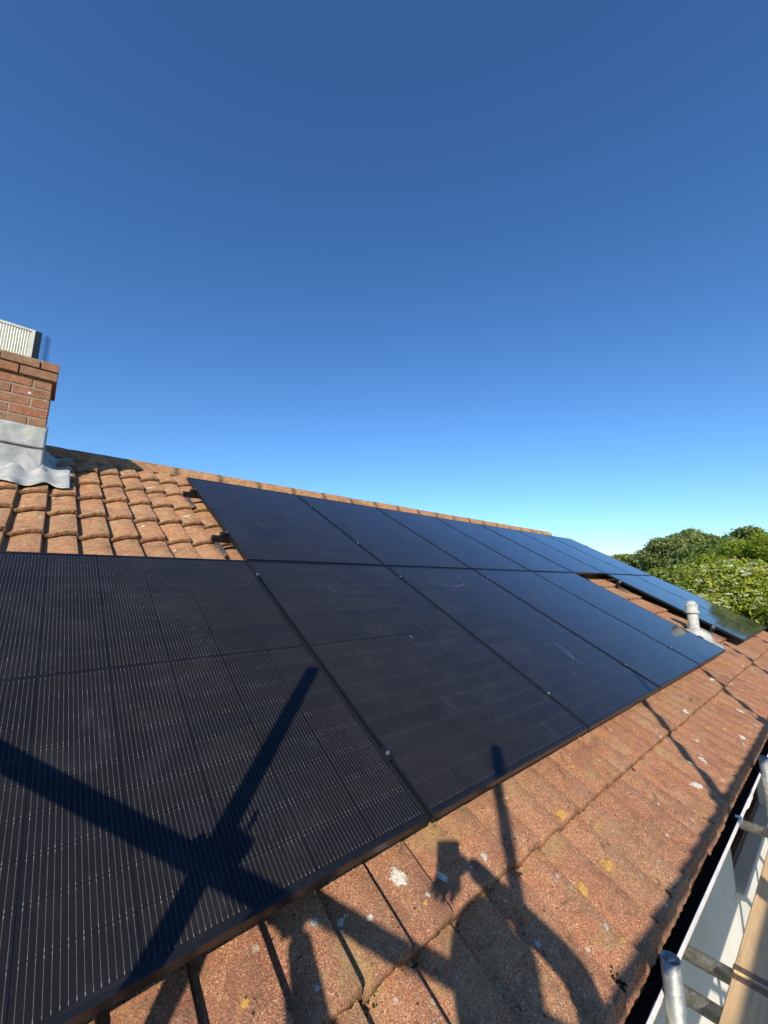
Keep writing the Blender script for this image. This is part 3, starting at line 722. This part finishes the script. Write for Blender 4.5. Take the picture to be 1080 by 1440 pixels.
# scuffs left by gloves on three panels
def scuff(panel, pts, w=.006):
    V = []; F = []
    P = [px_roof(a, b, 0.0) for a, b in pts]; Q = []
    for i in range(len(P) - 1):
        p0 = P[max(0, i - 1)]; p1 = P[i]; p2 = P[i + 1]; p3 = P[min(len(P) - 1, i + 2)]
        for t in (0, .25, .5, .75): Q.append(.5 * ((2 * p1) + (-p0 + p2) * t + (2 * p0 - 5 * p1 + 4 * p2 - p3) * t * t + (-p0 + 3 * p1 - 3 * p2 + p3) * t ** 3))
    Q.append(P[-1])
    w *= .62
    for i, p in enumerate(Q):
        d = (Q[min(i + 1, len(Q) - 1)] - Q[max(i - 1, 0)]); d.z = 0; d.normalize(); nn = Vector((-d.y, d.x, 0)); ww = w * (.5 + .8 * random.random()) * math.sin(math.pi * (i + .6) / (len(Q) + .2))
        o = Vector(((panel[0] + .5) * PX, (-.5 + panel[1]) * PY, 0))
        for sgn in (-1, 1): q = p + nn * ww * sgn - o; V.append((q.x, q.y, -.0011))
    for i in range(len(Q) - 1): F.append((2 * i, 2 * i + 1, 2 * i + 3, 2 * i + 2))
    e = [o for o in C.objects if o.name.startswith('solar_panel') and (o.location - RW((panel[0] + .5) * PX, (-.5 + panel[1]) * PY)).length < .02][0]
    obj('scuff_mark', mesh_from(V, F), M['scuff'], e)
scuff((1, 0), [(597, 802), (606, 810), (622, 821), (642, 824), (653, 820), (640, 808), (622, 801)], .008)
scuff((0, 0), [(459, 821), (466, 828), (476, 831)], .006); scuff((0, 0), [(509, 821), (517, 826)], .006)
scuff((1, 0), [(776, 902), (790, 912), (800, 920), (812, 929), (822, 933)], .012); scuff((1, 0), [(782, 905), (796, 913), (808, 926)], .008)
scuff((0, 0), [(575, 893), (583, 898)], .008)

# rails with clamps and roof hooks
rail_mb = lambda L: box_mesh(0, L, -.020, .020, -.040, 0, .002)
def clamp_mesh(end):
    bm = bmesh.new(); add_box(bm, -.011 if not end else -.020, .011, -.026, .026, .0, .0042, None, .0008); add_box(bm, -.0042, .0042, -.024, .024, -.030, -.0002)
    return bm_mesh(bm)
CM = clamp_mesh(False); CM.materials.append(M['rail']); CE = clamp_mesh(True); CE.materials.append(M['rail'])
bm = bmesh.new(); add_tube(bm, (0, 0, .0045), (0, 0, .010), .0065, n=12); bolt_m = bm_mesh(bm); bolt_m.materials.append(M['steel'])
bm = bmesh.new(); add_box(bm, -.017, .017, -.008, .008, -.052, -.041); add_box(bm, -.017, .017, -.16, -.008, -.058, -.052); add_box(bm, -.017, .017, -.166, -.160, -.075, -.052)
hook_m = bm_mesh(bm); hook_m.materials.append(M['steel'])
rails = [(-2.33, 4.615, -1.50, range(-2, 5), 'black mounting rail under the bottom edge of the nearer lower-row panels', 0),
         (-2.33, 4.615, -.20, range(-2, 5), 'black mounting rail under the top of the nearer lower-row panels', 0),
         (5.655, 8.13, -1.42, range(5, 8), 'black mounting rail with bright end clamp under the bottom of the far panel pair', 5),
         (5.655, 8.13, -.22, range(5, 8), 'black mounting rail under the top of the far pair, showing in the tiled gap', 5),
         (-.085, 8.13, .42, range(0, 8), 'black rail jutting from the left edge of the upper panels just above the foreground panel', 0),
         (-.085, 8.13, 1.35, range(0, 8), 'black rail jutting from the left edge of the upper panels near the ridge', 0)]
for (a, b, y, ks, lab, fst) in rails:
    if a > 5: a = 5 * PX - .075
    e = empty('mounting_rail', RW(a, y, -.031), (PITCH, 0, 0)); tag(e, lab, 'mounting rail', 'black rails that carry the solar panels')
    obj('rail_bar', rail_mb(b - a), M['rail'], e)
    ks = list(ks)
    for k in ks:
        end = (k == ks[0] and a > -1) or k == ks[-1]
        x = k * PX - a
        if end: x += -.001 if k == ks[0] else .001
        cl = obj('clamp', CE if end else CM, None, e, (x, 0, .0312), (0, 0, math.pi if (end and k == ks[-1]) else 0)); obj('bolt', bolt_m, None, cl)
    if a > -1:
        cap = obj('end_cap', box_mesh(-.004, 0, -.022, .022, -.042, .002, .001), M['rail'], e)
        ec = obj('end_clamp', box_mesh(.045, .075, -.018, .018, .0005, .030, .003), M['rail' if a < 1 else 'steel'], e)
    x = .04 if a > -1 else .3
    while x < b - a - .05:
        obj('roof_hook', hook_m, None, e, (x, 0, 0)); x += .93

# ------------------------------------------------------------------ vent pipe
vp = RW(5.24, -1.37, -.13); vb = empty('vent_pipe', vp); tag(vb, 'white lichen-stained plastic vent pipe with a domed slotted cap in the tiled gap', 'vent pipe')
def lathe(pr, n=28):
    V = []; F = []
    for (r, z) in pr:
        for i in range(n): a = 2 * math.pi * i / n; V.append((r * math.cos(a), r * math.sin(a), z))
    for k in range(len(pr) - 1):
        for i in range(n): F.append((k * n + i, k * n + (i + 1) % n, (k + 1) * n + (i + 1) % n, (k + 1) * n + i))
    F.append(tuple((len(pr) - 1) * n + i for i in range(n)))
    return mesh_from(V, F, True)
obj('pipe', lathe([(.056, -.12), (.056, .30), (.052, .302)]), M['cream'], vb)
cp_ = obj('cap', lathe([(.054, .270), (.075, .270), (.077, .276), (.072, .292), (.063, .300), (.063, .352), (.059, .357), (.059, .382), (.052, .400), (.038, .414), (.016, .420)]), M['cream'], vb)
fin = box_mesh(.0585, .0665, -.0045, .0045, .350, .378, .001); fin.materials.append(M['cream'])
for i in range(14): obj('fin', fin, None, cp_, (0, 0, 0), (0, 0, i * math.pi / 7))
def skirt(u, v):
    a = u * 2 * math.pi; r = .060 + .085 * v ** 1.2; x = math.cos(a) * r * (1.0); y = math.sin(a) * r * (1.0 if math.sin(a) > 0 else 2.0) - .02 * v
    X, Y = 5.24 + x, -1.37 + y; z = -.13 + .095 * (1 - v) ** 2 + .012 + (wave((X - X0T) / (TW / 2)) - .018) * v * .8 + .004 * noise.noise(Vector((X * 30, Y * 30, 0)))
    return tuple(RW(X, Y, z) - vp)
sk = sheet('lead_slate', skirt, 48, 10, M['lead'], vb)

# ------------------------------------------------------------------ scaffold
TR = .02415
sc_ = empty('tube_scaffold', (1, -.6, 0)); tag(sc_, 'galvanised steel tube scaffold with upright standards beside the gutter', 'scaffold')
so = Vector(sc_.location)
def tube(name, a, b, n=24): return obj(name, tube_mesh(Vector(a) - so, Vector(b) - so, TR, n=n, hollow=.0035), M['galv'], sc_)
H = lambda h: EH + h
def from_shadow(rx, ry, rz, Y):             # the point in the row Y whose sun shadow falls on that roof point
    p = RW(rx, ry, rz); t = (Y - p.y) / SUN.y; return p + SUN * t
YI, YO = -.068, -1.25
D1 = from_shadow(-.053, -1.029, 0, YI - .0)
inner = [(D1.x, D1.z - EH), (.41, .07), (2.30, .075), (4.05, .10), (5.8, .10), (7.5, .1)]
for x, h in inner: tube('standard', (x, YI, .03), (x, YI, H(h)))
outer = []
for (rx, ry) in ((.484, -1.629), (2.295, -1.571), (3.915, -1.582)):
    q = from_shadow(rx, ry, 0, YO); outer.append((q.x, q.z - EH))
outer += [(3.5, 1.9), (5.3, 2.0), (7.1, 2.0)]
for x, h in outer: tube('standard', (x, YO, .03), (x, YO, H(h)))
DK = -.205
for h, Y, a, b in ((1.11, YO + .05, -3.2, 8.3), (.69, YO + .05, -3.2, 8.3), (DK - .12, YO - .05, -3.2, 8.3)):
    tube('ledger', (a, Y, H(h)), (b, Y, H(h)))
q = from_shadow(0, -2.258, -.105, YO + .05)
for o in [o for o in sc_.children if o.name.startswith('ledger')][:1]: o.location.z += q.z - EH - 1.11
tz = DK - .038 - TR - .001
for x in (-2.6, -1.42, -.3, .775, .965, 2.16, 3.0, 3.95, 4.8, 5.7, 6.6, 7.4): tube('transom', (x, -1.42, H(tz)), (x, WY - .01, H(tz)))
# return guard rail across the end of the scaffold, over the roof edge (throws the crossed shadow)
ha = from_shadow(-.69, -1.58, 0, YI); hx_ = .146
def endrail(Y): return (ha.x + TR * 2 - hx_ * (Y - YI), Y, ha.z)
tube('end_rail', endrail(-1.42), endrail(1.1))
b1 = from_shadow(-.43, -1.75, -.12, -.33); b2 = from_shadow(-.485, -1.98, -.12, -.52)
# couplers
def coupler(p, rz=0):
    bm = bmesh.new(); add_tube(bm, (0, 0, -.026), (0, 0, .026), .032, n=14); add_tube(bm, (-.026, -.052, 0), (.026, -.052, 0), .032, n=14); add_box(bm, -.024, .024, -.035, -.018, -.024, .024)
    add_tube(bm, (.034, -.02, 0), (.075, -.02, 0), .006, n=8); add_tube(bm, (.062, -.02, 0), (.075, -.02, 0), .012, n=6); add_tube(bm, (0, -.075, .03), (0, -.075, .075), .006, n=8)
    obj('coupler', bm_mesh(bm), M['clampm'], sc_, Vector(p) - so, (0, 0, rz))
coupler((D1.x, YI, ha.z), math.pi / 2)
for x, h in outer:
    for hh in (1.11, .72): coupler((x, YO, H(hh)), math.pi)
tube('ledger', (-3.2, -.165, H(tz - 2 * TR - .001)), (8.3, -.165, H(tz - 2 * TR - .001)))
# boards: four wide, two lengths per run
BW, BT = .222, .038
iy = -.094
def board_mesh(L):
    bm = bmesh.new(); add_box(bm, 0, L, -BW / 2, BW / 2, -BT, 0, None, .003); return bm_mesh(bm)
run_names = ['run beside the gutter', 'second run from gutter', 'third run from gutter', 'outermost run']
seg_names = ['end nearer the camera', 'beyond the banded joint', 'at the far end']
for r in range(4):
    js = [-3.1, .905 if r == 0 else .85 + .3 * r, 4.8 - .2 * r, 8.25]
    for s2, (a, b) in enumerate(zip(js, js[1:])):
        yb = iy - BW / 2 - r * .228
        e = empty('scaffold_board', (a + .004, yb, H(DK) + random.uniform(-.001, .001)), (0, 0, random.uniform(-.0006, .0006)))
        tag(e, f'timber scaffold board, {run_names[r]}, {seg_names[s2]}', 'scaffold board', 'scaffold boards laid along the eaves')
        obj('plank', board_mesh(b - a - .008), M['board'], e)
        for x in (.018, b - a - .026):
            bm = bmesh.new(); add_box(bm, x - .013, x + .013, -BW / 2 - .0015, BW / 2 + .0015, -BT - .0015, .0015, None, .0005)
            obj('end_band', bm_mesh(bm), M['band'], e)
for (x0, x1, lb) in ((-3.1, .8, 'upright toe board along the outer edge, near end'), (.81, 4.7, 'upright toe board along the outer edge, middle'), (4.71, 8.25, 'upright toe board along the outer edge, far end')):
    tb = obj('toe_board', box_mesh(0, x1 - x0, -.019, .019, 0, .222, .003), M['board'], None, (x0, YO + .13, H(DK) + .003)); tag(tb, lb, 'toe board', 'toe boards on edge along the deck')

# ------------------------------------------------------------------ photographer (kneeling on the deck) with phone
CAMP = Vector((-1.005, -.511, EH + 1.0625))
ph = empty('phone', CAMP - cf * .012 - cu * .055, (0, 0, 0)); tag(ph, 'dark smartphone held up in the photographer\'s hand', 'phone')
ph.rotation_euler = cam.matrix_world.to_euler()
obj('phone_case', box_mesh(-.036, .036, -.075, .075, -.006, .002, .002), M['phone'], ph)
obj('lens_bump', box_mesh(.006, .030, .040, .054, .0022, .004, .0005), M['frame'], ph)
def skinned(name, verts, edges, radii, mat, parent, root=0, sub=2, flat=1):
    m = bpy.data.meshes.new(name); m.from_pydata([tuple(v) for v in verts], edges, []); m.materials.append(mat)
    o = obj(name, m, None, parent); sk_ = o.modifiers.new('skin', 'SKIN'); sk_.use_smooth_shade = True
    for i, r in enumerate(radii): m.skin_vertices[0].data[i].radius = (r, r) if not isinstance(r, tuple) else r
    for i in range(len(verts)): m.skin_vertices[0].data[i].use_root = (i == root)
    sb = o.modifiers.new('sub', 'SUBSURF'); sb.levels = sub; sb.render_levels = sub
    return o
pr_ = empty('person', (-1.35, -.95, H(DK))); tag(pr_, 'person in navy jacket and grey trousers kneeling on the scaffold deck, holding up a phone', 'person')
po = Vector(pr_.location); Z0 = H(DK)
def PV(x, y, h): return Vector((x, y, EH + h)) - po
hipC = PV(-1.40, -1.00, .30); chest = PV(-1.32, -.92, .56); neck = PV(-1.25, -.85, .74); headc = PV(-1.20, -.80, .90)
sR = PV(-1.12, -1.05, .66); sL = PV(-1.44, -.76, .68); eR = PV(-.80, -.775, .79); wRp = from_shadow(.125, -1.835, -.12, -.575) - po; eL = b2 - po; wL = b1 - po
hR = PV(-1.32, -1.10, .26); hL = PV(-1.48, -.92, .26); kR = PV(-1.05, -.90, DK + .07); kL = PV(-1.22, -.70, DK + .07); aR = PV(-1.42, -1.15, DK + .07); aL = PV(-1.60, -.98, DK + .07); tR = PV(-1.50, -1.19, DK + .04); tL = PV(-1.68, -1.02, DK + .04)
V = [hipC, hipC.lerp(chest, .5), chest, neck, headc + Vector((0, 0, .0)), sR, eR, wRp, sL, eL, wL, hR, kR, aR, tR, hL, kL, aL, tL]
E_ = [(0, 1), (1, 2), (2, 3), (3, 4), (2, 5), (5, 6), (6, 7), (2, 8), (8, 9), (9, 10), (0, 11), (11, 12), (12, 13), (13, 14), (0, 15), (15, 16), (16, 17), (17, 18)]
Rd = [.15, .135, .15, .055, .05, .065, .043, .026, .065, .045, .028, .10, .062, .045, .035, .10, .062, .045, .035]
body = skinned('body', V, E_, Rd, M['shirt'], pr_)
hd = bmesh.new(); bmesh.ops.create_uvsphere(hd, u_segments=28, v_segments=20, radius=1)
for v in hd.verts:
    x, y, z = v.co                          # local: +y is the face
    w = .075 * (1 - .18 * max(0, -z)); w *= 1.08; v.co = Vector((x * w, y * .098, z * .128))
    if y > .55: v.co.y += .018 * math.exp(-((z + .1) ** 2) / .03 - (x / .16) ** 2) - .010 * math.exp(-((z - .16) ** 2) / .01 - ((abs(x) - .38) / .14) ** 2)
    if y > .4: v.co.y -= .006 * math.exp(-((z + .48) ** 2) / .004 - (x / .3) ** 2)
hq = Vector((cf.x, cf.y, 0)).to_track_quat('Y', 'Z')
head = obj('head', bm_mesh(hd, True), M['skin'], pr_, headc + Vector((.02, .02, .06)), hq.to_euler())
for sx in (-1, 1):
    bm = bmesh.new(); bmesh.ops.create_uvsphere(bm, u_segments=12, v_segments=8, radius=1)
    for v in bm.verts: v.co = Vector((v.co.x * .012 + sx * .076, v.co.y * .020 - .004, v.co.z * .032 - .004))
    obj('ear', bm_mesh(bm, True), M['skin'], head)
hd = bmesh.new(); bmesh.ops.create_uvsphere(hd, u_segments=24, v_segments=16, radius=1)
for v in list(hd.verts):
    if v.co.z < -.15 and v.co.y > -.2 or (v.co.y > .62 and v.co.z < .55): hd.verts.remove(v); continue
    v.co = Vector((v.co.x * .096, v.co.y * .112 - .006, v.co.z * .140 + .004))
obj('hair', bm_mesh(hd, True), M['hair'], head)
def hand(wrist, target, up, mir, curl):
    f = (target - wrist).normalized(); side = f.cross(up).normalized() * mir; nrm_ = side.cross(f).normalized() * mir
    palm = wrist + f * .075
    V = [wrist, palm - f * .03, palm]; E2 = [(0, 1), (1, 2)]; Rr = [.026, (.036, .018), (.038, .016)]
    for i, (off, ln) in enumerate(((-.030, .070), (-.010, .080), (.010, .075), (.029, .058))):
        b0 = len(V); base = palm + side * off; V += [base + f * .012, base + f * (ln * .45) - nrm_ * curl * .018, base + f * (ln * .75) - nrm_ * curl * .042, base + f * ln * .80 - nrm_ * curl * .062]
        E2 += [(2, b0), (b0, b0 + 1), (b0 + 1, b0 + 2), (b0 + 2, b0 + 3)]; Rr += [.010, .009, .0085, .007]
    b0 = len(V); V += [wrist + f * .03 - side * .030, wrist + f * .062 - side * .052 - nrm_ * .01, wrist + f * .090 - side * .050 - nrm_ * .03]
    E2 += [(1, b0), (b0, b0 + 1), (b0 + 1, b0 + 2)]; Rr += [.012, .010, .008]
    skinned('hand', V, E2, Rr, M['skin'], pr_, root=1, sub=1)
hand(wRp, PV(*(CAMP - cf * .02 - cu * .10)[:2], (CAMP - cu * .09).z - EH), cf, 1, .5)
hand(wL, wL + Vector((.06, .10, .0)), Vector((0, 0, 1)), 1, 1.0)

# ------------------------------------------------------------------ vegetation
def leaf_cloud(centers, radii, n, size, aspect=.5, seed=0, updir=.4, shell=.45):
    g = np.random.default_rng(seed); k = len(centers); cc = np.array(centers); rr = np.array(radii)
    w = rr[:, 0] * rr[:, 1] * rr[:, 2]; w = w ** .67; idx = g.choice(k, n, p=w / w.sum())
    d = g.normal(size=(n, 3)); d /= np.linalg.norm(d, axis=1)[:, None]
    r = shell + (1 - shell) * g.random(n) ** .6; r *= 1 + .20 * np.abs(g.normal(size=n))
    P = cc[idx] + d * rr[idx] * r[:, None]
    nrm = d * .6 + g.normal(size=(n, 3)) * .6; nrm[:, 2] += updir; nrm /= np.linalg.norm(nrm, axis=1)[:, None]
    t = np.cross(nrm, g.normal(size=(n, 3))); t /= np.linalg.norm(t, axis=1)[:, None]; b = np.cross(nrm, t)
    s = size * (.6 + .8 * g.random(n)); L = (s)[:, None]; Wd = (s * aspect)[:, None]
    fold = nrm * Wd * .25
    V = np.empty((n, 4, 3)); V[:, 0] = P - t * L; V[:, 1] = P - b * Wd + fold; V[:, 2] = P + t * L - nrm * L * .25; V[:, 3] = P + b * Wd + fold
    m = bpy.data.meshes.new('foliage'); m.vertices.add(4 * n); m.vertices.foreach_set('co', V.reshape(-1).astype(np.float32))
    m.loops.add(4 * n); m.loops.foreach_set('vertex_index', np.arange(4 * n, dtype=np.int32)); m.polygons.add(n)
    m.polygons.foreach_set('loop_start', np.arange(0, 4 * n, 4, dtype=np.int32)); m.polygons.foreach_set('loop_total', np.full(n, 4, dtype=np.int32)); m.update(calc_edges=True)
    return m, P, nrm
def crown_clumps(rx, ry, rz, cz, k, seed, cr=.34):
    g = random.Random(seed); cs = []; rs = []
    for i in range(k):
        while True:
            p = Vector((g.uniform(-1, 1), g.uniform(-1, 1), g.uniform(-.9, 1)))
            if .15 < p.length < 1: break
        p = p * (0.86 / max(.55, p.length)) if g.random() < .7 else p
        cs.append((p.x * rx, p.y * ry, cz + p.z * rz)); q = cr * g.uniform(.55, 1.15); rs.append((rx * q, ry * q, rz * q * .75))
    return cs, rs
def tree(name, x, y, rx, ry, rz, cz, n, size, mats, label, cat, seed, trunk=.22, k=38, cr=.34, aspect=.5, group=None, z0=0, updir=.4):
    e = empty(name, (x, y, z0)); tag(e, label, cat, group)
    cs, rs = crown_clumps(rx, ry, rz, cz, k, seed, cr)
    m, P, nn = leaf_cloud(cs, rs, n, size, aspect, seed, updir); obj('crown', m, mats, e)
    bm = bmesh.new(); top = Vector((rx * .1, 0, cz - rz * .25)); add_tube(bm, (0, 0, -.1), top, trunk, n=10, r2=trunk * .55, rings=3)
    g = random.Random(seed + 5)
    for i in range(0, len(cs), 2):
        st = Vector((0, 0, -.1)).lerp(top, g.uniform(.5, 1)); add_tube(bm, st, Vector(cs[i]), trunk * .32, n=6, r2=trunk * .07)
    obj('trunk', bm_mesh(bm, True), M['bark'], e)
    return e, cs, rs
LE = mat_leaf('elder_leaf', (.21, .28, .025), (.42, .43, .055), .42); LD = mat_leaf('dark_leaf', (.08, .125, .03), (.19, .23, .05), .3)
LB = mat_leaf('bright_leaf', (.18, .26, .02), (.34, .38, .045), .45); LG = mat_leaf('grey_green_leaf', (.12, .165, .045), (.23, .26, .08), .3); LH = mat_leaf('hedge_leaf', (.14, .19, .03), (.28, .30, .06), .35)
FL = mat_leaf('elder_blossom', (.66, .64, .38), (.80, .78, .55), .15)
CW = CAMP
def at(az, dist): a = rad(az); return CW.x + dist * math.cos(a), CW.y + dist * math.sin(a)
CH_ = CW.z
def elz(el, dist): return CH_ + dist * math.tan(rad(el))
# flowering elder just past the far verge
x, y = at(6.0, 15.0); el_, cs, rs = tree('elder_bush', x, y, 2.2, 2.5, 1.75, 2.45, 60000, .058, LE, 'large pale green elder bush covered in flat cream flower heads, beyond the far panels', 'flowering bush', 21, .12, 60, .30, .42)
g = random.Random(3); V = []; F = []
for i in range(1700):
    q = g.randrange(len(cs)); d = Vector((g.gauss(-.8, .6), g.gauss(-.3, .7), g.gauss(.6, .5))).normalized(); p = Vector(cs[q]) + Vector([d[a] * rs[q][a] for a in range(3)]) * 1.08
    R_ = g.uniform(.06, .125); nr_ = (d * .3 + Vector((g.gauss(0, .2), g.gauss(0, .2), 1))).normalized(); qq = nr_.to_track_quat('Z', 'Y')
    for j in range(26):
        a = g.uniform(0, 6.28); r = R_ * math.sqrt(g.random()); cpt = p + qq @ Vector((r * math.cos(a), r * math.sin(a), .01 * g.random() - r * r * 1.5)); s1 = g.uniform(.008, .015); b = len(V)
        for (u, v) in ((-s1, -s1), (s1, -s1), (s1, s1), (-s1, s1)): V.append(tuple(cpt + qq @ Vector((u, v, g.uniform(-.004, .004)))))
        F.append((b, b + 1, b + 2, b + 3))
tag(obj('blossom', mesh_from(V, F), FL, el_), kind='stuff')
x, y = at(11.8, 20); tree('hedgerow_bush', x, y, 2.2, 2.0, 1.7, 2.6, 30000, .085, LH, 'mid green rounded bush left of the flowering elder, above the panel edge', 'bush', 31, .12, 40, .32)
x, y = at(4.6, 20.5); tree('ash_tree', x, y, 2.4, 2.3, 2.3, 3.1, 45000, .085, LB, 'bright yellow-green leafy tree standing behind the flowering elder', 'tree', 41, .16, 60, .24, .30, updir=.1)
x, y = at(11.0, 34); tree('oak_tree', x, y, 2.8, 2.7, 2.0, 5.0, 52000, .10, LG, 'dark grey-green domed tree on the skyline, left of the taller pair', 'tree', 51, .25, 95, .28)
x, y = at(5.2, 38); tree('sycamore_tree', x, y, 3.6, 3.0, 2.3, 5.0, 60000, .12, LD, 'darkest broad tree at the right edge of the skyline', 'tree', 61, .3, 110, .30)
x, y = at(8.0, 30); tree('holly_tree', x, y, 2.6, 2.4, 2.0, 4.1, 36000, .10, LD, 'low dark tree filling the dip between the two skyline trees', 'tree', 71, .2, 40, .32)
x, y = at(0.5, 24); tree('field_maple', x, y, 2.8, 2.6, 2.4, 3.6, 30000, .10, LG, 'green tree to the right of the flowering elder', 'tree', 81, .2, 45, .30)
x, y = at(-8, 26); tree('field_maple', x, y, 3.0, 2.8, 2.6, 3.4, 26000, .11, LH, 'green tree far to the right, off beyond the scaffold end', 'tree', 82, .2, 45, .30)
for i, (az, dist, r, top) in enumerate(((14.9, 60, 3.4, 3.0), (16.8, 72, 4.0, 3.1), (13.4, 48, 2.4, 3.6), (18.8, 80, 4.4, 3.3), (20.8, 85, 4.5, 3.1))):
    x, y = at(az, dist); tz_ = elz(top, dist); tree('field_tree', x, y, r, r, 1.9, tz_ - 1.7, 9000, .22, LH if i % 2 else LG,
        ['small round tree in the distant hedge, just left of the domed tree', 'pale tree in the distant hedge beside the light field', 'nearest tree of the distant hedge line', 'distant tree low over the panel edge', 'leftmost distant tree behind the panel edge'][i], 'tree', 90 + i, .25, 26, .36, group='distant hedgerow trees')
x, y = at(12.9, 24); fp = obj('white_post', box_mesh(-.05, .05, -.05, .05, 0, elz(-.4, 24), .008), M['upvc'], None, (x, y, 0)); tag(fp, 'small white post showing over the far panel edge', 'post')
